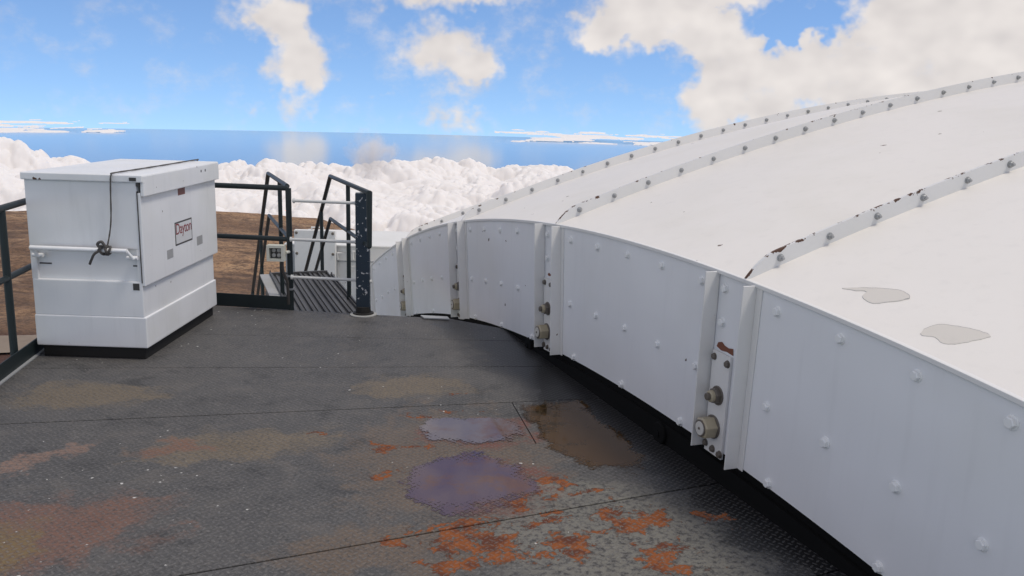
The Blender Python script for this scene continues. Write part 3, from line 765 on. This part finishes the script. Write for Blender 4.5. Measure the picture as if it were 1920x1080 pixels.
# handle bar on the end face
hb = MB().tube([(-.748, -.062, .800), (-.076, -.062, .796)], .0165, 14).build('handle_bar', 'box_paint', BX, smooth=True)
for xx in (-.742, -.082):
    sg = 1 if xx < -.4 else 1
    MB().tube([(xx, -.062, .798), (xx+.035, -.035, .735)], .011, 10).build('handle_arm', 'box_paint', hb, smooth=True)
    MB().tube([(xx-.015, -.026, .742), (xx+.06, -.026, .742)], .013, 12).build('hinge_barrel', 'box_paint', hb, smooth=True)
    MB().box(xx+.0, xx+.045, -.02, .031, .732, .752).build('hinge_lug', 'box_paint', hb)
    MB().box(xx+.0, xx+.085, .0265, .0295, .672, .682).build('weld_scar', 'plate_dark', hb)
MB().box(-.080, -.036, .0015, .006, .508, .556).build('socket_hole', 'plate_dark', BX)
MB().box(-.0305, -.026, .026, .0285, .60, .79).build('seam_line', 'plate_dark', BX)
# name plate
plate = MB().box(0.0075, 0.0095, .556, .888, .735, .912).build('name_plate', 'plate_dark', BX)
MB().box(0.0094, 0.0104, .568, .876, .747, .900).build('plate_face', 'plate_white', plate)
fc = bpy.data.curves.new('lettering', 'FONT'); fc.body = 'Dayton'; fc.size = .125; fc.space_character = .9; fc.extrude = .0006
fo = bpy.data.objects.new('lettering_source', fc); COL.objects.link(fo)
dg = bpy.context.evaluated_depsgraph_get(); me = bpy.data.meshes.new_from_object(fo.evaluated_get(dg)); bpy.data.objects.remove(fo)
me.materials.clear(); me.materials.append(MATS['red_ink'])
xs = [v.co.x for v in me.vertices]; k = .300/(max(xs)-min(xs)); mnx = min(xs)
for v in me.vertices:
    lx, ly, lz = v.co; v.co = (.0108+lz, .572+(lx-mnx)*k, .818+ly*.95)
lt = link('lettering', me, plate)
for (ya, yb, za, zb) in ((.393, .502, .660, .727), (.981, 1.100, .671, .742)):
    MB().box(0.0075, 0.0092, ya, yb, za, zb).build('slot', 'slot_grey', BX)
MB().box(0.0075, 0.0088, .647, .785, 1.108, 1.162).build('warning_sticker', 'sticker', BX)
# rope tied over the lid
pts = [(-.150, 1.50, 1.20), (-.150, 1.482, 1.310), (-.152, 1.46, 1.322), (-.160, .9, 1.321), (-.165, .4, 1.321), (-.170, .02, 1.322), (-.172, -.022, 1.312), (-.178, -.028, 1.24), (-.19, -.030, 1.0), (-.205, -.055, .86), (-.215, -.080, .80), (-.215, -.062, .775), (-.225, -.04, .79)]
def smooth_path(pts, n=5):
    P_ = [Vector(p) for p in pts]; o = []
    for i in range(len(P_)-1):
        p0, p1, p2, p3 = P_[max(0, i-1)], P_[i], P_[i+1], P_[min(len(P_)-1, i+2)]
        for t in np.linspace(0, 1, n+1)[:-1]:
            o.append(.5*((2*p1)+(p2-p0)*t+(2*p0-5*p1+4*p2-p3)*t*t+(3*p1-p0-3*p2+p3)*t**3))
    return o+[P_[-1]]
rope = empty('rope', (-2.570, 5.980, 0), -.0171); tag(rope, 'grey rope stretched over the white box lid and knotted round its handle bar', 'rope')
pl_ = smooth_path(pts, 6)
MB().tube(pl_, [.0054+.0008*math.sin(i*2.1) for i in range(len(pl_))], 8).build('strand', 'rope', rope, smooth=True)
kn = []
for i in range(60):
    a = i/59*2*math.pi*3.2; kn.append((-.235+.075*(i/59)-.03+.010*math.sin(a*1.7), -.062-.026*math.cos(a), .798+.030*math.sin(a)))
MB().tube(kn, .0082, 7).build('knot', 'rope', rope, smooth=True)
MB().tube(smooth_path([(-.25, -.085, .80), (-.29, -.09, .775), (-.315, -.085, .735), (-.335, -.075, .70)]), .009, 7).build('tail', 'rope', rope, smooth=True)
MB().tube(smooth_path([(-.245, -.085, .81), (-.262, -.095, .845), (-.235, -.09, .86), (-.215, -.08, .82)]), .010, 7).build('loop', 'rope', rope, smooth=True)

# ------------------------------------------------------------------ railings
def rail_thing(name, label): o = empty(name); tag(o, label, 'railing'); return o
BR = rail_thing('guard_railing', 'dark green pipe railing with toe board between white box and stair opening')
pA, pB = Vector((-1.975, 7.640, 0)), Vector((-3.745, 7.855, 0))
def at(p, z): return (p.x, p.y, z)
RT = .0235
MB().tube([at(pA+Vector((.0, 0, 0)), 1.085), at(pB, 1.085)], RT, 14).build('top_rail', 'dark_rail', BR, smooth=True)
MB().tube([at(pA, .635), at(pB, .635)], RT*.92, 14).build('middle_rail', 'dark_rail', BR, smooth=True)
MB().tube([at(pA, -.10), at(pA, 1.085)], RT*1.08, 14).build('post', 'dark_rail', BR, smooth=True)
MB().tube([at(pB, -.10), at(pB, 1.085)], RT*1.08, 14).build('post', 'dark_rail', BR, smooth=True)
dd = (pB-pA).normalized(); nn = Vector((-dd.y, dd.x, 0))
tb = MB().fbox(at((pA+pB)/2+Vector((0, -.03, 0)), .062), dd*((pB-pA).length/2), nn*.004, (0, 0, .060)).build('toe_board', 'dark_rail', BR, bevel=.001)
for zz in (.18, .30): MB().disc(at(pA, zz), (0, 0, 1), [(RT*1.35, 0), (RT*1.35, .016)], 14).build('strap', 'galv', BR)
LR = rail_thing('guard_railing', 'dark green pipe railing along the left edge of the deck beside the white box')
qA, qB = pB+Vector((.004, -.03, 0)), Vector((left_x(2.2)+.02, 2.2, 0))
MB().tube([at(qA, 1.085), at(qB, 1.085)], RT, 14).build('top_rail', 'dark_rail', LR, smooth=True)
MB().tube([at(qA, .615), at(qB, .615)], RT*.92, 14).build('middle_rail', 'dark_rail', LR, smooth=True)
for yy in (5.78, 4.2, 2.6):
    MB().tube([(left_x(yy)+.02, yy, -.1), (left_x(yy)+.02, yy, 1.085)], RT*1.08, 14).build('post', 'dark_rail', LR, smooth=True)
dd = (qB-qA).normalized(); nn = Vector((-dd.y, dd.x, 0))
MB().fbox(at((qA+qB)/2+Vector((.045, 0, 0)), .060), dd*((qB-qA).length/2), nn*.004, (0, 0, .056)).build('toe_board', 'dark_rail', LR, bevel=.001)
MB().fbox(at((qA+qB)/2+Vector((.06, 0, 0)), .006), dd*((qB-qA).length/2), nn*.012, (0, 0, .004)).build('foot_strip', 'galv', LR)

# ------------------------------------------------------------------ stairs
PL = Vector((-1.979, 7.638, 0)); PRr = Vector((-1.340, 7.635, 0))
def Ls(s, z): p = PL+dv*s; return (p.x, p.y, z)
def Rsd(s, z): p = PRr+dv*s; return (p.x, p.y, z)
SLP = .66
def stair_rail(label, f, s_start, s_flat, posts, loop, ends_):
    o = empty('stair_railing'); tag(o, label, 'railing', 'stair railings')
    se = ends_
    top = [f(s_start, 1.10), f(s_flat, 1.065), f(se, 1.065-(se-s_flat)*SLP)]
    midr = [f(s_start, .645), f(s_flat+.03, .615), f(se, .615-(se-s_flat-.03)*SLP)]
    if loop: top = [f(s_start, .645)]+top
    MB().tube(top, .021, 12).build('handrail', 'dark_rail', o, smooth=True)
    MB().tube(midr, .018, 12).build('middle_rail', 'dark_rail', o, smooth=True)
    for (s, zb) in posts:
        zt = 1.08 if s < s_flat else 1.065-(s-s_flat)*SLP
        MB().tube([f(s, zb), f(s, zt)], .0205, 12).build('post', 'dark_rail', o, smooth=True)
    return o
stair_rail('dark pipe stair handrail descending behind the outlet box post', Ls, 0.03, 1.78, [(.66, -.1), (2.95, -1.0), (4.6, -2.1)], False, 5.6)
stair_rail('dark pipe stair handrail descending behind the chipped blue post', Rsd, -.36, 1.66, [(.63, -.06), (2.33, -.9), (4.2, -2.1)], True, 5.4)
ST = empty('stairs'); tag(ST, 'dark ribbed steel stair landing and steps leading down beyond the gate bars', 'stairs')
wid = (PRr-PL).dot(nv); N_P = 6; pw = wid/N_P
for k in range(N_P):
    a = PL+nv*(pw*(k+.5))-dv*.20; mb = MB()
    L_ = 1.92; c = a+dv*(L_/2)
    mb.fbox((c.x, c.y, -.030), dv*(L_/2), nv*(pw*.47), (0, 0, .003))
    for sg in (-1, 1): mb.fbox((c.x+nv.x*sg*pw*.45, c.y+nv.y*sg*pw*.45, -.018), dv*(L_/2), nv*.004, (0, 0, .015))
    mb.fbox((c.x, c.y, -.020), dv*(L_/2), nv*(pw*.12), (0, 0, .006))
    pk = mb.build('plank', 'stair_steel', ST)
for (f, nm) in ((Ls, 'stringer'), (Rsd, 'stringer')):
    mb = MB(); p0, p1 = Vector(f(.0, -.07)), Vector(f(1.74, -.07)); e = (p1-p0)
    sgn = -1 if f is Ls else 1
    mb.fbox((p0+p1)/2+nv*(sgn*.012), e/2, nv*.006, (0, 0, .085))
    p2 = Vector(f(5.4, -.07-3.66*SLP)); e2 = p2-p1
    mb.fbox((p1+p2)/2+nv*(sgn*.012), e2/2, nv*.006, (0, 0, .10))
    mb.build('stringer', 'stair_steel', ST)
for k in range(11):
    s = 1.86+k*.30; z = -.20*(k+1)+.0
    c = PL+nv*(wid/2)+dv*s
    MB().fbox((c.x, c.y, z), dv*.13, nv*(wid/2-.01), (0, 0, .014)).build('tread', 'stair_steel', ST, bevel=.002)
p0 = PL+dv*1.735
MB().fbox((p0.x+nv.x*wid/2, p0.y+nv.y*wid/2, -.030), dv*.018, nv*(wid/2), (0, 0, .036)).build('nosing', 'stair_steel', ST, bevel=.003)
# sloping kick plate on the left of the landing
p0, p1 = Vector(Ls(.25, -.02)), Vector(Ls(1.75, -.02))
MB().fbox((p0+p1)/2-nv*.07, (p1-p0)/2, nv*.05, (0, 0, .008)).build('side_plate', 'slot_grey', ST)

# blue post
BP = empty('gate_post', (-1.305, 7.515, 0)); tag(BP, 'chipped dark blue flat gate post on round base plate at stair opening', 'post')
MB().box(-.060, .060, -.030, .030, .03, 1.075).build('column', 'blue_post_paint', BP, bevel=.010, seg=3)
MB().box(-.056, .056, -.026, .026, 1.075, 1.080).build('cap', 'bar_white', BP)
MB().disc((0, 0, 0), (0, 0, 1), [(.118, 0), (.118, .008), (.105, .013)], 28).build('base_plate', 'slot_grey', BP, smooth=True)
MB().disc((0, 0, .0128), (0, 0, 1), [(.092, 0), (.090, .010), (.06, .014)], 28).build('base_ring', 'black_base', BP, smooth=True)
MB().disc((0, 0, .026), (0, 0, 1), [(.066, 0), (.064, .05)], 20).build('collar', 'black_base', BP, smooth=True)
for zz in (.30, .95): MB().disc((.060, 0, zz), (1, 0, 0), [(.016, 0), (.016, .014), (.010, .018)], 10).build('bolt', 'bar_white', BP)
# gate bars
for zz, lab in ((.982, 'topmost of three thin white gate bars across the stair opening'), (.641, 'middle of three thin white gate bars across the stair opening'), (.303, 'lowest of three thin white gate bars across the stair opening')):
    x0 = -1.918 if zz > .9 else -1.950
    o = empty('gate_bar', (x0, 7.60, zz)); tag(o, lab, 'gate bar', 'gate bars across the stair opening')
    L_ = -1.366-x0
    MB().tube([(0, 0, 0), (L_, -.05, 0)], .0135, 12).build('tube', 'bar_white', o, smooth=True)
    MB().disc((0, 0, 0), (1, 0, 0), [(.012, -.012), (.022, -.008), (.022, .006), (.012, .010)], 12).build('end_fitting', 'bar_white', o, smooth=True)
    MB().disc((L_, -.05, 0), (1, 0, 0), [(.012, -.016), (.021, -.012), (.021, 0)], 12).build('end_fitting', 'bar_white', o, smooth=True)
# outlet box on the railing post
OB = empty('outlet_box', (-2.069, 7.565, .457)); tag(OB, 'cream square outlet box with four round sockets on the stair railing post', 'outlet box')
mb = MB()
for (xa, xb, za, zb) in ((-.075, .075, 0, .022), (-.075, .075, .118, .140), (-.075, -.052, .022, .118), (.052, .075, .022, .118)): mb.box(xa, xb, -.060, .02, za, zb)
fr = mb.build('housing', 'cream', OB)
MB().box(-.055, .055, -.010, .012, .020, .120).build('recess', 'plate_dark', OB)
for xx in (-.022, .024):
    for zz in (.048, .092): MB().disc((xx, -.010, zz), (0, -1, 0), [(.018, 0), (.018, .010), (.014, .013)], 14).build('socket', 'lens_grey', OB, smooth=True)
MB().tube([(.045, -.02, .0), (.055, -.01, -.10), (.085, .01, -.20), (.085, .03, -.40)], .013, 10).build('conduit', 'plate_dark', OB, smooth=True)
MB().tube([(.075, .0, .07), (.094, .05, .07)], .015, 8).build('bracket', 'cream', OB)

# ------------------------------------------------------------------ white housing below the stairs
HS = empty('equipment_housing', (-2.45, 13.0, -2.0)); tag(HS, 'white steel housing with grab handles lower down beyond the stairs', 'housing')
MB().box(-.95, 1.15, 0, 1.5, -.9, 1.690).build('cabinet', 'housing_white', HS, bevel=.015)
MB().box(-.985, 1.18, -.03, 1.53, 1.690, 1.715).build('cover', 'housing_white', HS, bevel=.008)
MB().box(-.95, -.19, -.10, -.002, .55, 1.60).build('lower_panel', 'galv', HS, bevel=.006)
for (xa, xb, za, zb, yy) in ((-.18, .02, 1.50, 1.60, -.05), (.05, .20, 1.50, 1.63, -.05), (.0, .25, 1.33, 1.40, -.06)):
    MB().tube([(xa, 0, za), (xa, yy, za), (xa, yy, zb), (xb, yy, zb), (xb, yy, za), (xb, 0, za)], .011, 8).build('grab_handle', 'housing_white', HS, smooth=True)
MB().box(-.20, 1.15, -.012, -.002, 1.455, 1.475).build('seam_strip', 'galv', HS)
CP = empty('cover_panel', (-2.95, 12.86, -.76)); tag(CP, 'bolted square white cover panel standing above the housing beyond the stairs', 'panel')
MB().box(-.305, .305, 0, .10, -.03, .700).build('sheet', 'housing_white', CP, bevel=.006)
for xx in (-.27, .27):
    for zz in (.03, .35, .66): MB().disc((xx, 0, zz), (0, -1, 0), [(.022, 0), (.022, .006), (.012, .014)], 8).build('bolt', 'nut_dark', CP)
MB().tube([(-.05, .05, .69), (-.05, .05, .74), (.12, .05, .74), (.12, .05, .69)], .012, 8).build('lifting_handle', 'housing_white', CP, smooth=True)


# thin veil of cloud rising off the bank behind the blue post
m = bpy.data.materials.new('cloud_vapour'); m.use_nodes = True; m.node_tree.nodes.clear(); MATS['cloud_vapour'] = m
T = NT(m.node_tree); tcn = T.n('ShaderNodeTexCoord'); G = tcn.outputs['Object']
pv = T.n('ShaderNodeVolumePrincipled'); pv.inputs['Color'].default_value = (1, .985, .97, 1); pv.inputs['Anisotropy'].default_value = .0
rd = T.m('SUBTRACT', 1.0, T.v('LENGTH', G)); nz = T.noise(G, 2.2, 4, .6, .5)
T.L.new(T.m('MULTIPLY', T.m('MAXIMUM', T.m('ADD', rd, T.m('MULTIPLY', T.m('SUBTRACT', nz, .60), 2.2)), 0.0), .017), pv.inputs['Density'])
mo = T.n('ShaderNodeOutputMaterial'); T.L.new(pv.outputs[0], mo.inputs['Volume'])
def veil(a, e, r, rx, ry, rz, label):
    bm = bmesh.new(); bmesh.ops.create_icosphere(bm, subdivisions=3, radius=1.0); me = bpy.data.meshes.new('cloud_wisp'); bm.to_mesh(me); bm.free()
    me.materials.append(MATS['cloud_vapour']); o = link('cloud_wisp', me)
    o.location = (r*math.sin(R_(a)), r*math.cos(R_(a)), 1.86+r*math.tan(R_(e))); o.scale = (rx, ry, rz); o.rotation_euler = (0, 0, -R_(a))
    tag(o, label, 'cloud', kind='stuff')
veil(-9.3, -3.5, 7000, 240, 180, 240, 'thin grey wisp of cloud rising behind the blue post')
